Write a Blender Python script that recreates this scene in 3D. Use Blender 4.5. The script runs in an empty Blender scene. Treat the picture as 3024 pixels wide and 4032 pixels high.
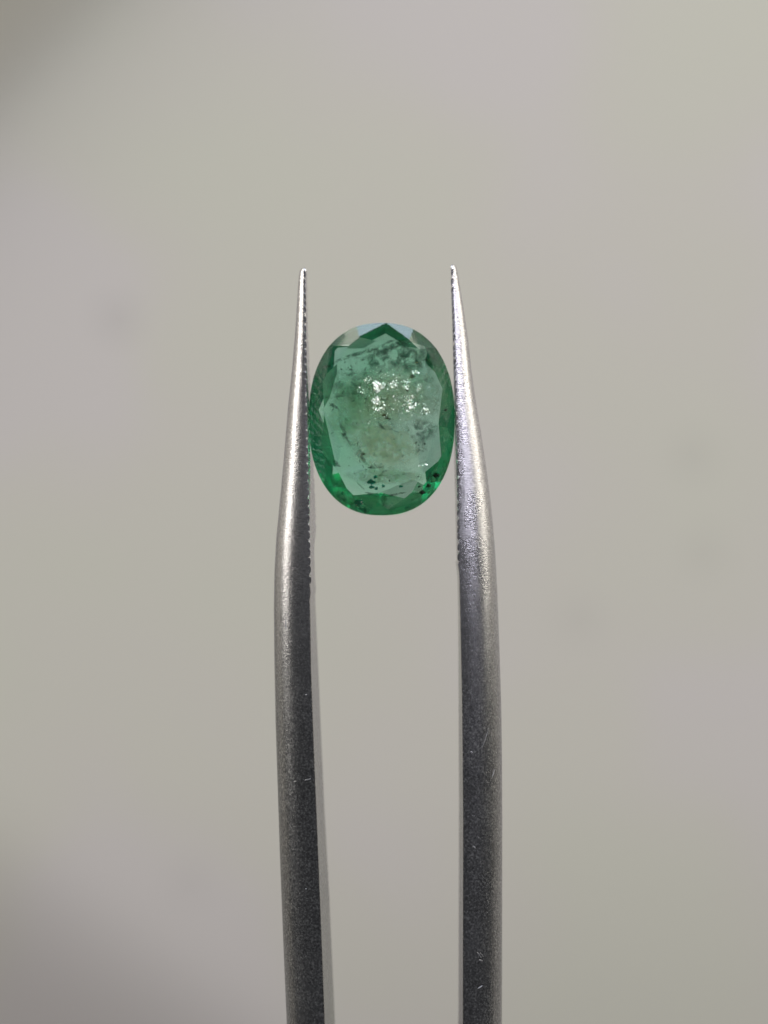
import bpy, bmesh, math, random
import numpy as np
from mathutils import Vector, Matrix, noise

random.seed(7)
MM = 0.001                      # everything below is measured in millimetres
D = 90.0                        # lens to focus plane
PPM = 75.6                      # photograph pixels per millimetre in the focus plane
scene = bpy.context.scene
C = scene.collection

# ------------------------------------------------------------------ camera
cam_d = bpy.data.cameras.new('camera')
cam = bpy.data.objects.new('camera', cam_d); C.objects.link(cam)
cam.location = (0, -D * MM, 0)
cam.rotation_euler = (math.radians(90), 0, 0)
cam_d.sensor_fit = 'HORIZONTAL'
cam_d.sensor_width = 36
cam_d.lens = 36 * D / (3024 / PPM)
cam_d.clip_start = 0.005
cam_d.clip_end = 20
cam_d.dof.use_dof = True
cam_d.dof.focus_distance = (D + 0.3) * MM
cam_d.dof.aperture_fstop = 24
scene.camera = cam

# ------------------------------------------------------------------ world, lamps, exposure
world = bpy.data.worlds.new('World'); scene.world = world
world.use_nodes = True
bg = world.node_tree.nodes['Background']
bg.inputs['Color'].default_value = (0.95, 0.97, 1.0, 1)
bg.inputs['Strength'].default_value = 0.085

def lamp(name, loc, target, sx, sy, power, color):
    l = bpy.data.lights.new(name, 'AREA'); l.shape = 'RECTANGLE'
    l.size, l.size_y, l.energy, l.color = sx, sy, power, color
    o = bpy.data.objects.new(name, l); C.objects.link(o)
    o.location = loc
    o.rotation_euler = (Vector(target) - Vector(loc)).to_track_quat('-Z', 'Y').to_euler()
    return o
def direction(az, el):           # azimuth from the lens towards the right, elevation, degrees
    a, e = math.radians(az), math.radians(el)
    return Vector((math.sin(a) * math.cos(e), -math.cos(a) * math.cos(e), math.sin(e)))
lamp('window_light_cool', direction(38, 34) * 0.95, (0, 0, 0), 0.42, 0.50, 4.4, (0.88, 0.86, 1.0))
lamp('window_light_warm', direction(86, 36) * 1.0, (0, 0, 0), 0.36, 1.10, 6.9, (1.0, 0.95, 0.82))
lamp('window_light_warm', direction(-80, 33) * 1.0, (0, 0, 0), 0.44, 1.10, 8.4, (1.0, 0.95, 0.86))
lamp('skylight', direction(0, 80) * 1.0, (0, 0, 0), 0.66, 0.34, 5.2, (0.72, 0.83, 1.0))

scene.view_settings.view_transform = 'Standard'
scene.view_settings.look = 'None'
scene.view_settings.gamma = 1
scene.view_settings.exposure = 0
scene.view_settings.use_curve_mapping = False
cy = scene.cycles
cy.max_bounces = 28; cy.transmission_bounces = 28; cy.glossy_bounces = 14
cy.diffuse_bounces = 5; cy.transparent_max_bounces = 32; cy.volume_bounces = 2
cy.caustics_reflective = True; cy.caustics_refractive = True
cy.blur_glossy = 0.0
cy.sample_clamp_indirect = 6
cy.use_denoising = True
cy.use_adaptive_sampling = False

# ------------------------------------------------------------------ helpers
def P(px, py, Y=0.0):
    """photograph pixel -> point (mm) at depth Y behind the focus plane"""
    k = (D + Y) / D
    return Vector(((px - 1512) / PPM * k, Y, (2016 - py) / PPM * k))

def G(cx, cy_, Y):
    """pixel of the stone's enlargement -> point (mm)"""
    return P(1150 + cx / 2.37, 1200 + cy_ / 2.37, Y)

def make_obj(name, verts, faces, mat, parent=None, smooth=False, origin=None):
    o0 = Vector(origin) if origin is not None else Vector((0, 0, 0))
    me = bpy.data.meshes.new(name)
    me.from_pydata([tuple((Vector(v) - o0) * MM) for v in verts], [], faces)
    if smooth:
        me.polygons.foreach_set('use_smooth', [True] * len(me.polygons))
    me.update()
    if mat: me.materials.append(mat)
    o = bpy.data.objects.new(name, me); C.objects.link(o)
    o.parent = parent
    o.location = o0 * MM
    return o

def mat_new(name):
    m = bpy.data.materials.new(name); m.use_nodes = True
    nt = m.node_tree
    for n in list(nt.nodes): nt.nodes.remove(n)
    out = nt.nodes.new('ShaderNodeOutputMaterial')
    return m, nt, out

def N(nt, kind, **kw):
    n = nt.nodes.new(kind)
    for k, v in kw.items():
        if k in n.inputs: n.inputs[k].default_value = v
        else: setattr(n, k, v)
    return n

def ramp(nt, src, stops):
    r = nt.nodes.new('ShaderNodeValToRGB')
    e = r.color_ramp.elements
    while len(e) < len(stops): e.new(0.5)
    for i, (p, c) in enumerate(stops):
        e[i].position = p
        e[i].color = c if len(c) == 4 else (*c, 1)
    nt.links.new(src, r.inputs[0])
    return r

def math_(nt, op, a, b=None, clamp=False):
    n = nt.nodes.new('ShaderNodeMath'); n.operation = op; n.use_clamp = clamp
    for i, v in enumerate((a, b)):
        if v is None: continue
        if isinstance(v, (int, float)): n.inputs[i].default_value = v
        else: nt.links.new(v, n.inputs[i])
    return n.outputs[0]

def scaled_coords(nt, sx, sy, sz, kind='Object'):
    tc = nt.nodes.new('ShaderNodeTexCoord')
    mp = nt.nodes.new('ShaderNodeMapping')
    mp.inputs['Scale'].default_value = (sx, sy, sz)
    nt.links.new(tc.outputs[kind], mp.inputs['Vector'])
    return mp.outputs[0], tc

# ------------------------------------------------------------------ materials
def steel():
    m, nt, out = mat_new('tweezer_steel')
    L = nt.links.new
    b = nt.nodes.new('ShaderNodeBsdfPrincipled')
    b.inputs['Metallic'].default_value = 1.0
    L(b.outputs[0], out.inputs['Surface'])
    tc = nt.nodes.new('ShaderNodeTexCoord')
    sep = nt.nodes.new('ShaderNodeSeparateXYZ'); L(tc.outputs['Object'], sep.inputs[0])
    # 1 on the ground tips, 0 on the bead-blasted shanks (local z, metres)
    up = nt.nodes.new('ShaderNodeMapRange'); up.interpolation_type = 'SMOOTHSTEP'
    up.inputs['From Min'].default_value = -0.014; up.inputs['From Max'].default_value = 0.004
    L(sep.outputs['Z'], up.inputs['Value'])
    # cross grinding marks: fine along the arm, long across it
    def nz(scale, mapping, detail=2.0, rough=0.6):
        mp = nt.nodes.new('ShaderNodeMapping'); mp.inputs['Scale'].default_value = mapping
        L(tc.outputs['Object'], mp.inputs['Vector'])
        n = nt.nodes.new('ShaderNodeTexNoise'); n.inputs['Scale'].default_value = scale
        n.inputs['Detail'].default_value = detail; n.inputs['Roughness'].default_value = rough
        L(mp.outputs[0], n.inputs['Vector'])
        return n.outputs['Fac']
    grind = nz(1000, (5.0, 5.0, 15.0), 3.0, 0.75)
    drawn = nz(1000, (9.0, 9.0, 0.35), 2.0)
    grain = nz(9500, (1, 1, 1), 3.0, 0.75)
    broad = nz(700, (1, 1, 0.4), 3.0)
    low = nt.nodes.new('ShaderNodeMix'); low.data_type = 'FLOAT'; low.inputs[0].default_value = 0.35
    L(grain, low.inputs[2]); L(drawn, low.inputs[3])
    h = nt.nodes.new('ShaderNodeMix'); h.data_type = 'FLOAT'
    L(up.outputs[0], h.inputs[0]); L(low.outputs[0], h.inputs[2]); L(grind, h.inputs[3])
    bump = nt.nodes.new('ShaderNodeBump'); bump.inputs['Strength'].default_value = 1.0
    bump.inputs['Distance'].default_value = 0.000021
    L(h.outputs[0], bump.inputs['Height']); L(bump.outputs[0], b.inputs['Normal'])
    # colour: bright ground steel, darker blasted steel with specks
    spk = ramp(nt, grain, [(0.32, (0.12, 0.12, 0.125)), (0.52, (0.30, 0.30, 0.308)), (0.68, (0.72, 0.72, 0.72))])
    tip = ramp(nt, grind, [(0.30, (0.36, 0.35, 0.37)), (0.62, (0.70, 0.69, 0.70))])
    cm = nt.nodes.new('ShaderNodeMix'); cm.data_type = 'RGBA'
    L(up.outputs[0], cm.inputs[0]); L(spk.outputs[0], cm.inputs[6]); L(tip.outputs[0], cm.inputs[7])
    L(cm.outputs[2], b.inputs['Base Color'])
    r1 = nt.nodes.new('ShaderNodeMapRange'); L(broad, r1.inputs['Value'])
    r1.inputs['To Min'].default_value = 0.20; r1.inputs['To Max'].default_value = 0.34
    L(r1.outputs[0], b.inputs['Roughness'])
    return m
STEEL = steel()

def emerald_material():
    m, nt, out = mat_new('emerald')
    g = nt.nodes.new('ShaderNodeBsdfGlass')
    g.inputs['IOR'].default_value = 1.577; g.inputs['Roughness'].default_value = 0.0
    g.inputs['Color'].default_value = (1, 1, 1, 1)
    # the girdle and the worn facets beside it are less well polished than the table
    tc = nt.nodes.new('ShaderNodeTexCoord'); sp = nt.nodes.new('ShaderNodeSeparateXYZ')
    nt.links.new(tc.outputs['Normal'], sp.inputs[0])
    rr = ramp(nt, math_(nt, 'ADD', math_(nt, 'MULTIPLY', sp.outputs['Y'], 0.5), 0.5), [(0.0, (0, 0, 0)), (0.085, (0.0, 0.0, 0.0)), (0.105, (0.15, 0.15, 0.15)), (0.36, (0.15, 0.15, 0.15)), (0.44, (0.35, 0.35, 0.35)), (0.56, (0.35, 0.35, 0.35)), (0.62, (0, 0, 0))])
    nt.links.new(rr.outputs[0], g.inputs['Roughness'])
    nt.links.new(g.outputs[0], out.inputs['Surface'])
    v = nt.nodes.new('ShaderNodeVolumeAbsorption')
    v.inputs['Color'].default_value = (0.0, 0.77, 0.51, 1)
    v.inputs['Density'].default_value = 540
    # colour zoning: the heart of the crystal is paler than its outer skin
    mp = nt.nodes.new('ShaderNodeMapping'); mp.vector_type = 'TEXTURE'
    mp.inputs['Location'].default_value = (0.35e-3, 0.0016, 4.7e-3); mp.inputs['Scale'].default_value = (3.0e-3, 0.02, 4.1e-3)
    nt.links.new(tc.outputs['Object'], mp.inputs['Vector'])
    ln = nt.nodes.new('ShaderNodeVectorMath'); ln.operation = 'LENGTH'; nt.links.new(mp.outputs[0], ln.inputs[0])
    nz = nt.nodes.new('ShaderNodeTexNoise'); nz.inputs['Scale'].default_value = 900; nz.inputs['Detail'].default_value = 2
    nt.links.new(tc.outputs['Object'], nz.inputs['Vector'])
    rad = math_(nt, 'ADD', ln.outputs['Value'], math_(nt, 'MULTIPLY', math_(nt, 'SUBTRACT', nz.outputs['Fac'], 0.5), 0.9))
    zr = nt.nodes.new('ShaderNodeMapRange'); zr.interpolation_type = 'SMOOTHSTEP'; nt.links.new(rad, zr.inputs['Value'])
    zr.inputs['From Min'].default_value = 0.40; zr.inputs['From Max'].default_value = 1.10
    zr.inputs['To Min'].default_value = 330; zr.inputs['To Max'].default_value = 640
    nt.links.new(zr.outputs[0], v.inputs['Density'])
    sc = nt.nodes.new('ShaderNodeVolumeScatter')
    sc.inputs['Color'].default_value = (0.5, 0.93, 1.0, 1); sc.inputs['Density'].default_value = 46
    sc.inputs['Anisotropy'].default_value = 0.3
    ad = nt.nodes.new('ShaderNodeAddShader')
    nt.links.new(v.outputs[0], ad.inputs[0]); nt.links.new(sc.outputs[0], ad.inputs[1])
    nt.links.new(ad.outputs[0], out.inputs['Volume'])
    return m
EMERALD = emerald_material()

def veil_material(name, color, scale, lo, hi, opacity, seed=0.0, translucent=0.5, fade=True):
    """a healed fracture: patchy film, clear where the noise is low"""
    m, nt, out = mat_new(name)
    L = nt.links.new
    tc = nt.nodes.new('ShaderNodeTexCoord')
    mp = nt.nodes.new('ShaderNodeMapping'); mp.inputs['Location'].default_value = (seed, seed * 1.7, -seed)
    L(tc.outputs['Object'], mp.inputs['Vector'])
    n = nt.nodes.new('ShaderNodeTexNoise'); n.inputs['Scale'].default_value = scale
    n.inputs['Detail'].default_value = 5; n.inputs['Roughness'].default_value = 0.65
    n.inputs['Distortion'].default_value = 0.6
    L(mp.outputs[0], n.inputs['Vector'])
    r = ramp(nt, n.outputs['Fac'], [(lo, (0, 0, 0)), (hi, (1, 1, 1))])
    fac = r.outputs[0]
    if fade:
        at = nt.nodes.new('ShaderNodeAttribute'); at.attribute_name = 'edge'
        fac = math_(nt, 'MULTIPLY', fac, at.outputs['Fac'])
    fac = math_(nt, 'MULTIPLY', fac, opacity)
    d = nt.nodes.new('ShaderNodeBsdfDiffuse'); d.inputs['Color'].default_value = (*color, 1)
    t = nt.nodes.new('ShaderNodeBsdfTranslucent'); t.inputs['Color'].default_value = (*color, 1)
    mx = nt.nodes.new('ShaderNodeMixShader'); mx.inputs[0].default_value = translucent
    L(d.outputs[0], mx.inputs[1]); L(t.outputs[0], mx.inputs[2])
    tr = nt.nodes.new('ShaderNodeBsdfTransparent')
    m2 = nt.nodes.new('ShaderNodeMixShader')
    L(fac, m2.inputs[0]); L(tr.outputs[0], m2.inputs[1]); L(mx.outputs[0], m2.inputs[2])
    L(m2.outputs[0], out.inputs['Surface'])
    return m

def plain(name, color, rough=0.5, metallic=0.0, spec=0.3):
    m, nt, out = mat_new(name)
    b = nt.nodes.new('ShaderNodeBsdfPrincipled')
    b.inputs['Base Color'].default_value = (*color, 1); b.inputs['Roughness'].default_value = rough
    b.inputs['Metallic'].default_value = metallic; b.inputs['Specular IOR Level'].default_value = spec
    n = nt.nodes.new('ShaderNodeTexNoise'); n.inputs['Scale'].default_value = 6000
    tc = nt.nodes.new('ShaderNodeTexCoord'); nt.links.new(tc.outputs['Object'], n.inputs['Vector'])
    r = ramp(nt, n.outputs['Fac'], [(0.3, tuple(c * 0.7 for c in color)), (0.7, tuple(min(1, c * 1.15) for c in color))])
    nt.links.new(r.outputs[0], b.inputs['Base Color'])
    nt.links.new(b.outputs[0], out.inputs['Surface'])
    return m

SPARK = plain('fracture_mirror', (1.0, 0.95, 0.78), 0.28, 1.0)
BLACK = plain('dark_mineral', (0.006, 0.012, 0.008), 0.5)
BROWN = plain('rust_mineral', (0.12, 0.07, 0.02), 0.6)
TEAL = plain('teal_crystal', (0.02, 0.25, 0.17), 0.2)
CRACK = veil_material('crack', (0.02, 0.06, 0.035), 3200, 0.36, 0.60, 0.80, 0.001, 0.3)
CRACK_FAINT = veil_material('crack_faint', (0.06, 0.11, 0.07), 2600, 0.40, 0.66, 0.55, 0.004, 0.3)

def paper():
    m, nt, out = mat_new('backdrop_paper')
    L = nt.links.new
    b = nt.nodes.new('ShaderNodeBsdfPrincipled')
    b.inputs['Roughness'].default_value = 0.8; b.inputs['Specular IOR Level'].default_value = 0.15
    tc = nt.nodes.new('ShaderNodeTexCoord')
    n = nt.nodes.new('ShaderNodeTexNoise'); n.inputs['Scale'].default_value = 14; n.inputs['Detail'].default_value = 2
    L(tc.outputs['Object'], n.inputs['Vector'])
    base = ramp(nt, n.outputs['Fac'], [(0.36, (0.596, 0.584, 0.492)), (0.50, (0.600, 0.575, 0.502)), (0.60, (0.606, 0.570, 0.530))])
    fib = nt.nodes.new('ShaderNodeTexNoise'); fib.inputs['Scale'].default_value = 900; fib.inputs['Detail'].default_value = 4
    L(tc.outputs['Object'], fib.inputs['Vector'])
    bump = nt.nodes.new('ShaderNodeBump'); bump.inputs['Strength'].default_value = 0.2; bump.inputs['Distance'].default_value = 0.0003
    L(fib.outputs['Fac'], bump.inputs['Height']); L(bump.outputs[0], b.inputs['Normal'])
    # five faint round stains
    col = base.outputs[0]
    sep = nt.nodes.new('ShaderNodeSeparateXYZ'); L(tc.outputs['Object'], sep.inputs[0])
    for (sx, sy, rr, k) in STAINS:
        dx = math_(nt, 'SUBTRACT', sep.outputs['X'], sx); dz = math_(nt, 'SUBTRACT', sep.outputs['Z'], sy)
        d2 = math_(nt, 'SQRT', math_(nt, 'ADD', math_(nt, 'MULTIPLY', dx, dx), math_(nt, 'MULTIPLY', dz, dz)))
        mr = nt.nodes.new('ShaderNodeMapRange'); L(d2, mr.inputs['Value'])
        mr.inputs['From Min'].default_value = rr * 0.86; mr.inputs['From Max'].default_value = rr
        mr.inputs['To Min'].default_value = k; mr.inputs['To Max'].default_value = 0.0
        mx = nt.nodes.new('ShaderNodeMix'); mx.data_type = 'RGBA'
        L(mr.outputs[0], mx.inputs[0]); L(col, mx.inputs[6]); mx.inputs[7].default_value = (0.30, 0.29, 0.27, 1)
        col = mx.outputs[2]
    L(col, b.inputs['Base Color'])
    L(b.outputs[0], out.inputs['Surface'])
    return m

# ------------------------------------------------------------------ backdrop: a big pale sheet; left corner curls added to imitate soft shade there
YB = 215.0
STAINS = []
for (x, y, r, k) in ((463, 1258, 92, .15), (2287, 2440, 100, .08), (2734, 1795, 95, .10), (2780, 2180, 98, .08), (750, 3480, 100, .07)):
    p = P(x, y, YB); STAINS.append((p.x * MM, p.z * MM, r / PPM * (D + YB) / D * MM, k))
def sstep(a, b, x):
    t = min(1, max(0, (x - a) / (b - a))); return t * t * (3 - 2 * t)
bv, bf = [], []
nx, nz_ = 220, 200
def grid(t, span):                # fine steps in the middle, coarse towards the edges
    q = 2 * t - 1; return span * (0.30 * q + 0.70 * q ** 5)
for j in range(nz_ + 1):
    for i in range(nx + 1):
        x = grid(i / nx, 1300); z = grid(j / nz_, 1000)
        u = max(0.0, (-x + z) / 1.414 - 99)            # beyond the upper left corner
        v = max(0.0, (-x * 0.75 - z) / 1.25 - 82)      # beyond the lower left corner
        y = YB - 19 * (1 - math.exp(-(u / 19) ** 2))
        y += 12 * (1 - math.exp(-(v / 45) ** 2))
        w = max(0.0, -z - 45); y += 0.0007 * w * w if w < 80 else 4.48 + 0.112 * (w - 80)
        y += 1.2 * math.sin(x * 0.011 + 0.7) * math.cos(z * 0.009)
        bv.append((x, y, z))
for j in range(nz_):
    for i in range(nx):
        a = j * (nx + 1) + i
        bf.append((a, a + 1, a + nx + 2, a + nx + 1))
PAPER = paper()
back = make_obj('backdrop', bv, bf, PAPER, smooth=True)
back['kind'] = 'structure'

# ------------------------------------------------------------------ tweezers
YC = 1.55                         # mid-plane of the arms
def table(rows):
    a = np.array(rows, float); return a[:, 0], a[:, 1]
W_Y, W_V = table([(1040, .75), (1150, 1.05), (1300, 1.55), (1600, 2.45), (1900, 3.1), (2150, 3.55), (2400, 3.8), (2700, 4.05), (3000, 4.3), (4032, 5.0), (9000, 6.0), (11000, 6.0)])
LEFT = dict(
    tip=1054, side=-1,
    outer=table([(1054, 1184), (1072, 1177.5), (1295, 1163), (1452, 1150), (1600, 1134), (1799, 1118), (1980, 1101), (2124, 1087.5), (2251, 1080.5), (2400, 1078.5), (2581, 1080.5), (2834, 1085.5), (3159, 1096), (3381, 1103.5), (3712, 1117), (4032, 1131), (6000, 1235), (9000, 1385), (10500, 1400)]),
    inner=table([(1054, 1206), (1112, 1204), (1256, 1206.5), (1413, 1208), (1600, 1210), (1745, 1213), (1925, 1217), (2106, 1221), (2287, 1226), (2312, 1226), (2345, 1217.5), (2400, 1219.5), (2617, 1222.5), (2834, 1230), (3015, 1237), (3195, 1245), (3471, 1256), (3712, 1266), (4032, 1278), (6000, 1362), (9000, 1500), (10500, 1512)]),
    far=table([(1054, 1208), (1256, 1211), (1440, 1214), (1817, 1228), (1998, 1235), (2179, 1242), (2312, 1246), (2345, 1238), (2400, 1240), (2653, 1251), (2870, 1260), (3195, 1274), (3562, 1294), (4032, 1314), (6000, 1390), (9000, 1505), (10500, 1513)]),
    grip=(1072, 2314))
RIGHT = dict(
    tip=1041, side=1,
    outer=table([(1041, 1796), (1059, 1799.5), (1125, 1811), (1224, 1827), (1335, 1843), (1466, 1857.5), (1597, 1876), (1708, 1895), (1835, 1913.5), (1944, 1928), (2034, 1938.5), (2143, 1948), (2287, 1956.5), (2400, 1961), (2581, 1967.5), (2761, 1973), (2942, 1976), (3199, 1977.5), (3600, 1977), (4032, 1976), (6000, 1905), (9000, 1645), (10500, 1626)]),
    inner=table([(1041, 1776), (1112, 1775), (1217, 1778.5), (1321, 1782.5), (1413, 1784.5), (1518, 1788), (1600, 1793), (1781, 1797), (1926, 1799.5), (2070, 1800), (2205, 1801), (2240, 1809), (2287, 1811), (2400, 1814), (2581, 1818), (2761, 1822), (2942, 1824), (3199, 1826), (3622, 1825.5), (4032, 1825), (6000, 1768), (9000, 1532), (10500, 1514)]),
    far=table([(1041, 1775), (1321, 1779), (1600, 1785), (1763, 1787), (1998, 1788), (2143, 1792), (2205, 1794), (2240, 1801), (2287, 1804), (2400, 1806.5), (2689, 1808), (2942, 1809), (3195, 1810), (4032, 1808), (6000, 1755), (9000, 1527), (10500, 1513)]),
    grip=(1062, 2212))

def smooth_interp(tab, y, s=22.0):
    ys = np.linspace(y - s, y + s, 7)
    return float(np.mean(np.interp(ys, tab[0], tab[1])))

TOOTH = 0.095
def arm_row(A, y):
    """inner front x, inner back x, outer x, width in depth, z for a photograph row y"""
    w = smooth_interp((W_Y, W_V), y)
    y0 = YC - w / 2
    xi = P(smooth_interp(A['inner'], y, 12), 0, y0).x
    xf = P(smooth_interp(A['far'], y, 12), 0, y0 + w).x
    xo = P(smooth_interp(A['outer'], y), 0, YC).x
    z = P(0, y, YC).z
    return xi, xf, xo, w, y0, z

def build_arm(A, parent):
    g0, g1 = A['grip']; s = A['side']
    rows = list(A['tip'] + np.array([0, 1.5, 4, 8, 13, 20])) + list(np.arange(A['tip'] + 30, 2420, 14)) + list(np.arange(2440, 4100, 40)) + list(np.arange(4200, 10500, 200))
    NT = 26
    verts, faces, ring = [], [], 0
    for y in rows:
        xi, xf, xo, w, y0, z = arm_row(A, max(y, A['tip'] + 6))
        z = P(0, y, YC).z
        dip = TOOTH * sstep(g0 - 8, g0 + 6, y) * (1 - sstep(g1 - 2, g1 + 6, y))
        xis = P(smooth_interp(A['inner'], max(y, A['tip'] + 6), 130), 0, y0).x
        xfs = P(smooth_interp(A['far'], max(y, A['tip'] + 6), 130), 0, y0 + w).x
        if y < A['tip'] + 160: q = sstep(A['tip'] + 40, A['tip'] + 160, y); xis, xfs = xi + (xis - xi) * q, xf + (xfs - xf) * q
        di, df = xi + s * dip - xis, xf + s * dip - xfs
        xi, xf = xis, xfs
        t = y - A['tip']
        k = 1.0 if t >= 20 else math.sqrt(max(0.0, 1 - ((20 - t) / 20) ** 2)) * 0.97 + 0.03
        xm = (xi + xf) / 2; ym = y0 + w / 2
        mid = (xm + xo) / 2
        pts = []
        th = [math.pi * q / (NT - 1) for q in range(NT)]
        for a in th:
            f = (1 - math.cos(a)) / 2
            xb = xi + (xf - xi) * f
            near = max(0.0, 1 - 3.0 * math.sin(a)); xb += near * (di + (df - di) * f)
            pts.append((xb + (xo - xm) * (math.sin(a) ** 0.92 if a > 1e-6 and a < math.pi - 1e-6 else 0.0), y0 + w * f))
        # tiny edge break, then the flat inner face back to the start
        e = min(0.05, w * 0.05)
        pts.append((xf + df - s * 0.035, y0 + w - e)); pts.append((xi + di - s * 0.035, y0 + e))
        ring = len(pts)
        for (px, py) in pts:
            verts.append((mid + (px - mid) * k, ym + (py - ym) * k, z))
    n = len(rows)
    for r in range(n - 1):
        for q in range(ring):
            a, b = r * ring + q, r * ring + (q + 1) % ring
            c, d = (r + 1) * ring + (q + 1) % ring, (r + 1) * ring + q
            faces.append((a, b, c, d) if s < 0 else (d, c, b, a))
    cap0 = tuple(range(ring)); cap1 = tuple((n - 1) * ring + q for q in range(ring))
    faces.append(cap0[::-1] if s < 0 else cap0); faces.append(cap1 if s < 0 else cap1[::-1])
    o = make_obj('arm', verts, faces, STEEL, parent, smooth=True)
    me = o.data
    sharp = me.attributes.new('sharp_edge', 'BOOLEAN', 'EDGE')
    corners = {0, NT - 1, NT, NT + 1}
    for ei, ed in enumerate(me.edges):
        i, j = ed.vertices
        if i % ring == j % ring and i % ring in corners: sharp.data[ei].value = True
    bm = bmesh.new(); bm.from_mesh(me); bmesh.ops.recalc_face_normals(bm, faces=bm.faces); bm.to_mesh(me); bm.free()
    # ridges of the grip: one bar each, across the inner face
    pitch = 31.0; y = g0 + 14; k = 0
    while y < g1 - 12:
        xi, xf, xo, w, y0, z = arm_row(A, y)
        xi2, xf2, _, _, _, z2 = arm_row(A, y + pitch)
        jit = random.uniform(-3, 3)
        z = P(0, y + jit, YC).z
        hw = pitch * 0.5 * random.uniform(1.0, 1.1) / PPM
        prof = [(-hw, 0.04), (-hw * 0.82, -TOOTH * 0.55), (-hw * 0.45, -TOOTH * 0.95), (0.0, -TOOTH * 1.05), (hw * 0.45, -TOOTH * 0.95), (hw * 0.82, -TOOTH * 0.55), (hw, 0.04)]
        slant = min(0.75 * w, max(0.0, P(0, A['tip'], YC).z - z - 0.28))
        rv = []
        e = min(0.06, w * 0.06)
        for (yy, xx, shr, dz) in ((y0 - 0.004, xi, 0.90, 0.0), (y0 + 0.012, xi, 1.0, 0.0), (y0 + w - e, xf, 1.0, slant), (y0 + w - 0.01, xf, 0.55, slant)):
            for (pz, h) in prof:
                hh = TOOTH + (h if h > 0 else h * shr)
                rv.append((xx + s * hh, yy, z + pz + dz))
        m = len(prof); rf = []
        for q in range(3):
            for p_ in range(m - 1):
                rf.append((q * m + p_, q * m + p_ + 1, (q + 1) * m + p_ + 1, (q + 1) * m + p_))
            rf.append((q * m + m - 1, q * m, (q + 1) * m, (q + 1) * m + m - 1))
        rf.append(tuple(range(m))[::-1]); rf.append(tuple(3 * m + p_ for p_ in range(m)))
        rg = make_obj('ridge', rv, rf, STEEL, o)
        bm = bmesh.new(); bm.from_mesh(rg.data); bmesh.ops.recalc_face_normals(bm, faces=bm.faces); bm.to_mesh(rg.data); bm.free()
        y += pitch * random.uniform(0.78, 1.28); k += 1
    return o

tw = bpy.data.objects.new('tweezers', None); C.objects.link(tw)
tw.empty_display_size = 0.005
tw['label'] = 'grey steel tweezers with serrated pointed tips gripping the green stone'
tw['category'] = 'tweezers'
arm_left = build_arm(LEFT, tw)
arm_right = build_arm(RIGHT, tw)

# --- scratches on the shanks: thin burrs standing a hair proud of the steel
SCRATCH = plain('fresh_scratch', (0.42, 0.42, 0.43), 0.5, 1.0)
def on_front(A, px, py):
    xi, xf, xo, w, y0, z = arm_row(A, py)
    xm = (xi + xf) / 2; best = None
    for q in range(200):
        a = math.pi / 2 * q / 199; f = (1 - math.cos(a)) / 2
        x = xi + (xf - xi) * f + (xo - xm) * math.sin(a) ** 0.92; y = y0 + w * f
        e = abs(P(px, py, y).x - x)
        if best is None or e < best[0]: best = (e, x, y)
    return Vector((best[1], best[2], P(0, py, YC).z))
def scratch(A, arm, x0, y0_, x1, y1, wid):
    n = 7; vs, fs = [], []
    for i in range(n):
        t = i / (n - 1)
        p = on_front(A, x0 + (x1 - x0) * t + random.uniform(-1, 1), y0_ + (y1 - y0_) * t)
        k = wid * math.sin(math.pi * (0.08 + 0.84 * t)) / PPM / 2
        d = Vector((-(y1 - y0_), 0, -(x1 - x0))).normalized()
        vs += [p - d * k + Vector((0, -0.001, 0)), p + Vector((0, -0.014, 0)), p + d * k + Vector((0, -0.001, 0))]
    for i in range(n - 1):
        for q in range(2):
            a = i * 3 + q; fs.append((a, a + 1, a + 4, a + 3))
    make_obj('scratch', vs, fs, SCRATCH, arm)
for l in ((1927, 2852, 1892, 2938, 4), (1879, 3706, 1896, 3730, 5), (1890, 3708, 1903, 3726, 4), (1886, 3736, 1901, 3742, 5), (1864, 3300, 1871, 3308, 7), (1852, 2938, 1862, 2942, 7), (1948, 3014, 1936, 3046, 4), (1880, 3846, 1900, 3836, 4)):
    scratch(RIGHT, arm_right, *l)
for l in ((1199, 3048, 1224, 3042, 6), (1156, 3056, 1168, 3053, 5), (1203, 2720, 1209, 2721, 7), (1126, 2432, 1125, 2470, 5), (1141, 2518, 1150, 2514, 4), (1204, 3462, 1207, 3466, 6)):
    scratch(LEFT, arm_left, *l)

# ------------------------------------------------------------------ the emerald: oval brilliant, cut plane by plane
GX, GZ = P(1502.5, 0, YC).x, P(0, 1649, YC).z
xl = (arm_row(LEFT, 1649)[0] + arm_row(LEFT, 1649)[1]) / 2
xr = (arm_row(RIGHT, 1649)[0] + arm_row(RIGHT, 1649)[1]) / 2
GX = (xl + xr) / 2
A_, B_ = (xr - xl) / 2 + 0.01, 381 / PPM * (D + YC) / D
HC, HP, GIR, H1 = 0.64, 2.20, 0.06, 0.85
RT, RM, RL = 0.775, 0.875, 0.36
NE = 2.30                          # the outline is a little fuller than an ellipse
def rho(c, s_): return (abs(c) ** NE + abs(s_) ** NE) ** (-1 / NE)

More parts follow.
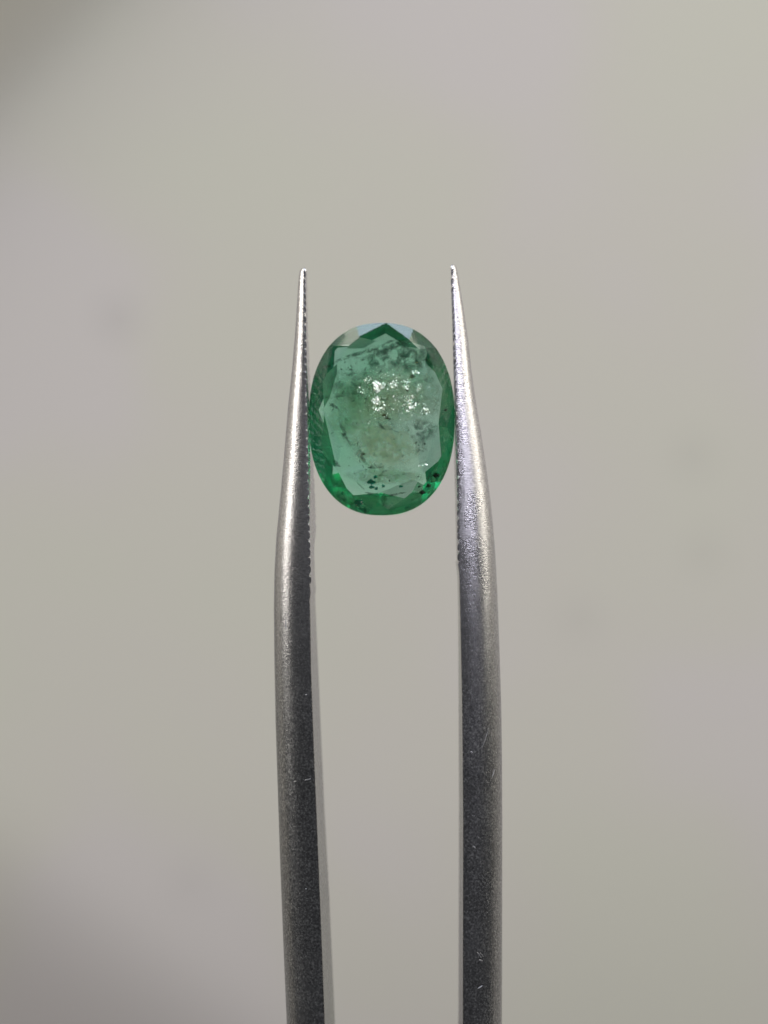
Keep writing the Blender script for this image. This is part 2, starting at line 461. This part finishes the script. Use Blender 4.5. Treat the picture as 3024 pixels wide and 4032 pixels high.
def stone():
    bm = bmesh.new()
    n = 128
    top, bot = [], []
    for i in range(n):
        t = 2 * math.pi * i / n
        k = rho(math.cos(t), math.sin(t)); x, z = k * math.cos(t), k * math.sin(t)
        top.append(bm.verts.new((x, -HC, z))); bot.append(bm.verts.new((x, HP, z)))
    for i in range(n):
        j = (i + 1) % n
        bm.faces.new((top[i], top[j], bot[j], bot[i]))
    bm.faces.new(top[::-1]); bm.faces.new(bot)
    bmesh.ops.recalc_face_normals(bm, faces=bm.faces)
    rnd = random.Random(25)
    def pt(r, deg, y):
        a = math.radians(deg); r *= rho(math.cos(a), math.sin(a)); return Vector((r * math.cos(a), y, r * math.sin(a)))
    def tangent(deg):
        return (pt(1, deg + 1, 0) - pt(1, deg - 1, 0)).normalized()
    def cut(p, q, r):
        nrm = (q - p).cross(r - p)
        if nrm.length < 1e-9: return
        nrm.normalize()
        if nrm.dot(p - Vector((0, 0.5, 0))) < 0: nrm = -nrm
        geom = list(bm.verts) + list(bm.edges) + list(bm.faces)
        res = bmesh.ops.bisect_plane(bm, geom=geom, dist=1e-6, plane_co=p, plane_no=nrm, clear_outer=True)
        ed = [g for g in res['geom_cut'] if isinstance(g, bmesh.types.BMEdge)]
        if ed: bmesh.ops.holes_fill(bm, edges=ed, sides=0)
    def belly(deg):                              # where the steep tier ends
        a = math.radians(deg); c, s_ = math.cos(a), math.sin(a)
        return 0.765 + 0.03 * s_ - 0.025 * c + 0.095 * (s_ > 0) * s_ ** 4
    am = [87.0 + k * 45 + rnd.uniform(-1.6, 1.6) for k in range(8)]
    j = lambda s=0.015: rnd.uniform(-s, s)
    def height(p, d, t, q):                      # y of the plane p, p + d, t above the point q
        nrm = d.cross(t - p); return p.y - (nrm.x * (q.x - p.x) + nrm.z * (q.z - p.z)) / nrm.y
    mains = [(pt(1, a, -GIR + j()), tangent(a), pt(RT + j(0.012), a, -HC)) for a in am]
    for k in range(8):
        a, b = am[k], am[(k + 1) % 8] + (360 if k == 7 else 0)
        m = (a + b) / 2
        p, d, t = mains[k]; p2, d2, t2 = mains[(k + 1) % 8]
        cut(p, p + d, t)                                            # crown main
        mid = pt(RM + j(0.01), m, 0)
        y1, y2 = height(p, d, t, mid), height(p2, d2, t2, mid)
        mid.y = max(y1, y2, -HC + 0.06)
        gm = pt(1, m, -GIR + j(0.01))
        cut(p, gm, mid); cut(p2, gm, mid)                           # upper girdle pair
        cut(t, t2, mid + Vector((0, -0.012, 0)))                    # star
        # pavilion: a steep outer tier of sixteen facets, a shallow inner tier of eight
        for ang in (a, m):
            h1 = H1 + j(0.06); e = j(2.0)
            pp = pt(1, ang + e, GIR + j()); dd = tangent(ang + e)
            cut(pp, pp + dd, pt(belly(ang) - (0.06 + j(0.02) if ang == m else -0.02), ang + e, GIR + h1))
        dd = tangent(a + j(3.0)); q = pt(belly(a), a, GIR + H1 + j(0.05))
        cut(q, q + dd, pt(0.0, a, HP + j(0.06)))
    # small flat at the culet
    cut(Vector((0, HP * 0.95, 0)), Vector((1, HP * 0.95, 0.05)), Vector((0, HP * 0.96, 1)))
    bmesh.ops.remove_doubles(bm, verts=bm.verts, dist=1e-5)
    bmesh.ops.dissolve_limit(bm, angle_limit=0.002, verts=bm.verts, edges=bm.edges)
    for v in bm.verts:
        q = Vector((v.co.x * A_, v.co.y, v.co.z * B_)); q.rotate(Matrix.Rotation(math.radians(-4), 3, 'X'))
        v.co = (Vector((GX, YC, GZ)) + q) * MM
    bmesh.ops.recalc_face_normals(bm, faces=bm.faces)
    me = bpy.data.meshes.new('emerald'); bm.to_mesh(me); bm.free()
    me.materials.append(EMERALD)
    o = bpy.data.objects.new('emerald', me); C.objects.link(o)
    return o
gem = stone()
gem['label'] = 'faceted oval green emerald with pale cloudy inclusions held between the tweezer tips'
gem['category'] = 'gemstone'
TILT = math.tan(math.radians(4))
YT = YC - HC                       # the table's plane

def inside(p, margin=0.0):
    """depth room at a point: (front, back) limits of the stone there"""
    r = (abs((p.x - GX) / A_) ** NE + abs((p.z - GZ) / B_) ** NE) ** (1 / NE)
    front = YT if r < RT else YT + (HC - GIR) * (r - RT) / (1 - RT)
    back = YC + GIR + (H1 * (1 - r) / 0.2 if r > 0.8 else H1 + (HP - H1 - GIR) * (1 - r / 0.8) * 0.9)
    t = (p.z - GZ) * TILT
    return front + margin + t, back - margin + t

def clampd(p, depth, m=0.12):
    f, b = inside(p, m)
    return max(f, min(b, YT + (p.z - GZ) * TILT + depth))

# --- fissures: crumpled strips standing in the stone
def fissure(line, depth, height, wid, mat):
    depth = 0.10 + depth * 0.3; height *= 0.3
    pts = []
    for a, b in zip(line[:-1], line[1:]):
        for q in range(6):
            t = q / 6; pts.append((a[0] + (b[0] - a[0]) * t, a[1] + (b[1] - a[1]) * t))
    pts.append(line[-1])
    verts, faces, edge = [], [], []
    for i, (cx, cz) in enumerate(pts):
        t = i / (len(pts) - 1)
        jx = noise.noise(Vector((cx * 0.03, cz * 0.03, 1))) * 9; jz = noise.noise(Vector((cx * 0.03, cz * 0.03, 7))) * 9
        taper = math.sin(math.pi * min(max(t, 0.03), 0.97)) ** 0.5
        c = G(cx + jx, cz + jz, YT + depth)
        nb = pts[min(i + 1, len(pts) - 1)]; pb = pts[max(i - 1, 0)]
        tx, tz = nb[0] - pb[0], -(nb[1] - pb[1]); l = math.hypot(tx, tz) or 1
        nx_, nz2 = -tz / l, tx / l
        for q in range(4):
            f = q / 3 - 0.5
            w = wid * taper * (1 + 0.6 * noise.noise(Vector((cx * 0.05, cz * 0.05, q * 3.1))))
            p = Vector((c.x + nx_ * w * f, 0, c.z + nz2 * w * f))
            p.y = clampd(p, depth + height * f)
            verts.append(p); edge.append(1.0 if q in (1, 2) else 0.25)
    for i in range(len(pts) - 1):
        for q in range(3):
            a = i * 4 + q; faces.append((a, a + 1, a + 5, a + 4))
    o = make_obj('fissure', verts, faces, mat, gem, smooth=True)
    at = o.data.attributes.new('edge', 'FLOAT', 'POINT'); at.data.foreach_set('value', edge)
    return o
for line, dep, hh, wd, mt in (
    ([(280, 592), (340, 577), (420, 532), (500, 492), (600, 456), (700, 432), (800, 405), (900, 352), (985, 322)], 0.35, 0.5, 0.22, CRACK),
    ([(640, 520), (720, 485), (780, 455), (850, 440), (930, 395), (1040, 352), (1110, 340)], 0.6, 0.8, 0.42, CRACK),
    ([(1000, 330), (1040, 400), (1030, 470), (1050, 540)], 0.5, 0.5, 0.34, CRACK),
    ([(1090, 380), (1150, 440), (1230, 500), (1310, 560), (1360, 610)], 0.45, 0.5, 0.40, CRACK_FAINT),
    ([(345, 915), (385, 945), (430, 972)], 0.5, 0.4, 0.20, CRACK),
    ([(430, 972), (452, 1010), (440, 1060), (480, 1150), (500, 1230), (540, 1300), (600, 1370), (650, 1440), (692, 1492)], 0.7, 0.6, 0.36, CRACK_FAINT),
    ([(470, 1130), (500, 1230), (545, 1310)], 0.6, 0.4, 0.18, CRACK),
    ([(625, 1330), (650, 1420), (700, 1492)], 0.6, 0.4, 0.26, CRACK),
    ([(800, 1085), (820, 1130), (860, 1155), (930, 1165), (1000, 1200)], 0.5, 0.5, 0.17, CRACK),
    ([(692, 1492), (760, 1510), (830, 1502), (950, 1530), (1100, 1530), (1250, 1460)], 0.7, 0.5, 0.22, CRACK_FAINT),
    ([(700, 1515), (770, 1525), (840, 1520)], 0.5, 0.3, 0.16, CRACK),
    ([(700, 1555), (800, 1588), (900, 1602), (1000, 1592), (1150, 1562)], 0.6, 0.4, 0.16, CRACK_FAINT),
    ([(380, 1450), (410, 1480), (450, 1510)], 0.4, 0.4, 0.26, CRACK),
    ([(800, 1000), (860, 900), (930, 820), (1000, 740)], 0.5, 0.4, 0.14, CRACK_FAINT),
    ([(500, 850), (420, 860), (330, 870), (250, 860)], 0.6, 0.4, 0.14, CRACK_FAINT),
    ([(610, 1660), (650, 1700), (680, 1730)], 0.4, 0.3, 0.10, CRACK),
    ([(860, 1760), (850, 1800), (858, 1850), (868, 1890)], 0.5, 0.3, 0.34, CRACK),
    ([(680, 1750), (760, 1770), (850, 1780), (960, 1770), (1060, 1750)], 0.5, 0.3, 0.18, CRACK),
    ([(1260, 830), (1290, 870), (1300, 910)], 0.5, 0.3, 0.10, CRACK_FAINT)):
    fissure(line, dep, hh, wd, mt)
rnd = random.Random(11)
for k in range(130):                       # short hair cracks
    a = rnd.uniform(0, 6.283); r = math.sqrt(rnd.random()) * 0.92
    cx, cz = 800 + math.cos(a) * 520 * r, 1020 + math.sin(a) * 690 * r
    l = rnd.uniform(10, 46); an = rnd.choice((0.5, -0.9, 2.4, 1.2)) + rnd.uniform(-0.4, 0.4)
    dx, dz = math.cos(an) * l, math.sin(an) * l
    fissure([(cx - dx / 2, cz - dz / 2), (cx + rnd.uniform(-6, 6), cz + rnd.uniform(-6, 6)), (cx + dx / 2, cz + dz / 2)],
            rnd.uniform(0.25, 0.9), 0.2, rnd.uniform(0.05, 0.14), rnd.choice((CRACK, CRACK_FAINT)))

# --- cloudy healed fractures: gently buckled films
def veil(cx, cz, rx, rz, depth, tilt, mat, buckle=0.12):
    n, m = 36, 8
    verts, faces, edge = [], [], []
    c = G(cx, cz, YT + depth)
    verts.append(c); edge.append(1.0)
    for q in range(1, m + 1):
        for i in range(n):
            a = 2 * math.pi * i / n; f = q / m
            rr = f * (1 + 0.22 * noise.noise(Vector((math.cos(a) * 1.5 + cx, math.sin(a) * 1.5, cz * 0.1))))
            p = G(cx + math.cos(a) * rx * rr, cz + math.sin(a) * rz * rr, 0)
            dep = depth + tilt * math.sin(a) * rr * 0.5 + buckle * noise.noise(Vector((p.x * 1.3, p.z * 1.3, depth * 5)))
            p.y = clampd(p, dep, 0.08)
            verts.append(p); edge.append(max(0.0, 1 - f ** 2.5))
    for i in range(n):
        faces.append((0, 1 + i, 1 + (i + 1) % n))
    for q in range(m - 1):
        for i in range(n):
            a = 1 + q * n + i; b = 1 + q * n + (i + 1) % n
            faces.append((a, a + n, b + n, b))
    o = make_obj('veil', verts, faces, mat, gem, smooth=True)
    at = o.data.attributes.new('edge', 'FLOAT', 'POINT'); at.data.foreach_set('value', edge)
CLOUD = veil_material('cloud_pale', (0.84, 0.74, 0.60), 2000, 0.22, 0.60, 0.95, 0.002, 0.55)
CLOUD2 = veil_material('cloud_warm', (0.80, 0.68, 0.50), 2200, 0.26, 0.60, 0.90, 0.006, 0.6)
MOSS = veil_material('moss_green', (0.02, 0.12, 0.07), 2000, 0.42, 0.64, 0.85, 0.003, 0.5)
STAIN = veil_material('iron_stain', (0.17, 0.10, 0.03), 2600, 0.46, 0.66, 0.6, 0.009, 0.5)
veil(1040, 850, 400, 330, 0.50, 0.1, CLOUD)
veil(890, 1320, 360, 240, 0.28, -0.1, CLOUD2)
veil(640, 980, 360, 420, 1.3, 0.4, CLOUD2)
veil(880, 500, 420, 150, 0.34, 0.1, MOSS)
veil(1080, 470, 300, 150, 0.26, 0.1, MOSS)
veil(760, 850, 420, 300, 0.75, 0.2, CLOUD)
veil(560, 720, 260, 170, 0.5, 0.2, MOSS)
veil(1220, 1160, 170, 110, 0.3, 0.1, MOSS)
veil(1230, 520, 160, 120, 0.25, 0.1, STAIN)
veil(1200, 1340, 80, 120, 0.18, 0.05, STAIN)
veil(1230, 660, 140, 60, 0.25, 0.1, STAIN)
veil(850, 1600, 360, 90, 0.8, -0.2, CLOUD2)

# --- mineral grains: lumpy little crystals
def grain(name, cx, cz, rx, rz, mat, depth=0.35, seed=0):
    c = G(cx, cz, 0)
    r = (abs((c.x - GX) / A_) ** NE + abs((c.z - GZ) / B_) ** NE) ** (1 / NE)
    if r > 0.90: c.x = GX + (c.x - GX) * 0.90 / r; c.z = GZ + (c.z - GZ) * 0.90 / r
    c.y = clampd(c, depth, 0.06)
    sx, sz = rx / 2.37 / PPM, rz / 2.37 / PPM
    bm = bmesh.new(); bmesh.ops.create_icosphere(bm, subdivisions=2, radius=1)
    vs = []
    for v in bm.verts:
        k = 1 + 0.75 * noise.noise(v.co * 1.6 + Vector((seed * 3.7, cx, cz)))
        vs.append(Vector((c.x + v.co.x * sx * k, c.y + v.co.y * min(sx, 0.07) * k, c.z + v.co.z * sz * k)))
    fs = [tuple(v.index for v in f.verts) for f in bm.faces]
    bm.free()
    return make_obj(name, vs, fs, mat, gem)
for i, (cx, cz, rx, rz) in enumerate(((1388, 1625, 30, 20), (1295, 1705, 26, 22), (1238, 1785, 28, 22), (1185, 1692, 12, 11), (1440, 970, 13, 13), (1342, 1692, 8, 8), (1122, 1825, 7, 7), (1275, 1612, 7, 8), (1160, 1280, 7, 9), (1243, 1292, 8, 8), (603, 1097, 5, 9), (910, 1640, 6, 9), (435, 705, 5, 6), (1180, 1600, 7, 6), (1330, 968, 4, 8))):
    grain('mineral_grain', cx, cz, rx, rz, BLACK, 0.3, i)
for i, (cx, cz, rx, rz) in enumerate(((668, 1388, 16, 12), (1122, 652, 22, 17), (1078, 775, 10, 17), (862, 1022, 18, 12), (890, 1050, 12, 9))):
    grain('rust_grain', cx, cz, rx, rz, BROWN, 0.5, i)
for i, (cx, cz, rx, rz) in enumerate(((738, 1655, 34, 24), (778, 1605, 18, 16), (745, 1700, 26, 14), (785, 1716, 16, 14), (620, 1840, 40, 28), (470, 1752, 14, 18), (850, 1690, 14, 14), (1015, 1690, 18, 12))):
    grain('teal_crystal', cx, cz, rx, rz, TEAL, 0.45, i)

# --- silvery flakes, cluster by cluster
def flakes(cx, cz, rx, rz, count, size, depth=0.24):
    count = int(count * 1.6); size *= 0.95
    verts, faces = [], []
    for k in range(count):
        a = rnd.uniform(0, 6.283); r = math.sqrt(rnd.random()) * (1 + 0.3 * math.sin(3 * a + cx))
        c = G(cx + math.cos(a) * rx * r, cz + math.sin(a) * rz * r, 0)
        c.y = clampd(c, depth + rnd.uniform(-0.08, 0.20))
        s = size * (0.35 + 1.3 * rnd.random() ** 2.2) / 2.37 / PPM
        pick = rnd.random()
        tx, tz, sp = (-10.5, 9.6, 4) if pick < 0.45 else (-11, -15, 4) if pick < 0.7 else (-19, 0, 4) if pick < 0.85 else (-10, 0, 14)
        rot = Matrix.Rotation(math.radians(rnd.gauss(tx, sp)), 3, 'X') @ Matrix.Rotation(math.radians(rnd.gauss(tz, sp)), 3, 'Z') @ Matrix.Rotation(rnd.uniform(0, 6.28), 3, 'Y')
        nn = rnd.choice((4, 5, 6)); b = len(verts)
        for q in range(nn):
            t = 6.283 * q / nn; l = s * rnd.uniform(0.5, 1.2)
            verts.append(c + rot @ Vector((math.cos(t) * l, 0, math.sin(t) * l)))
        faces.append(tuple(range(b, b + nn)))
    o = make_obj('flake_cluster', verts, faces, SPARK, gem)
    o['kind'] = 'stuff'
for cl in ((800, 745, 52, 50, 150, 11), (795, 760, 30, 28, 60, 12), (783, 885, 26, 22, 50, 12), (940, 725, 40, 40, 30, 9), (785, 888, 42, 36, 55, 11), (815, 950, 60, 48, 55, 9), (1090, 870, 55, 50, 60, 9), (1110, 955, 58, 60, 60, 9),
           (1152, 612, 32, 26, 22, 10), (1065, 730, 42, 36, 24, 10), (1195, 760, 34, 36, 20, 9), (1250, 972, 34, 44, 26, 9), (700, 685, 40, 26, 18, 9), (640, 780, 40, 40, 10, 7),
           (950, 810, 330, 230, 150, 6), (930, 900, 260, 240, 90, 4), (1210, 1500, 50, 18, 14, 7), (640, 1860, 36, 40, 10, 9), (880, 1278, 20, 12, 5, 6)):
    flakes(*cl)
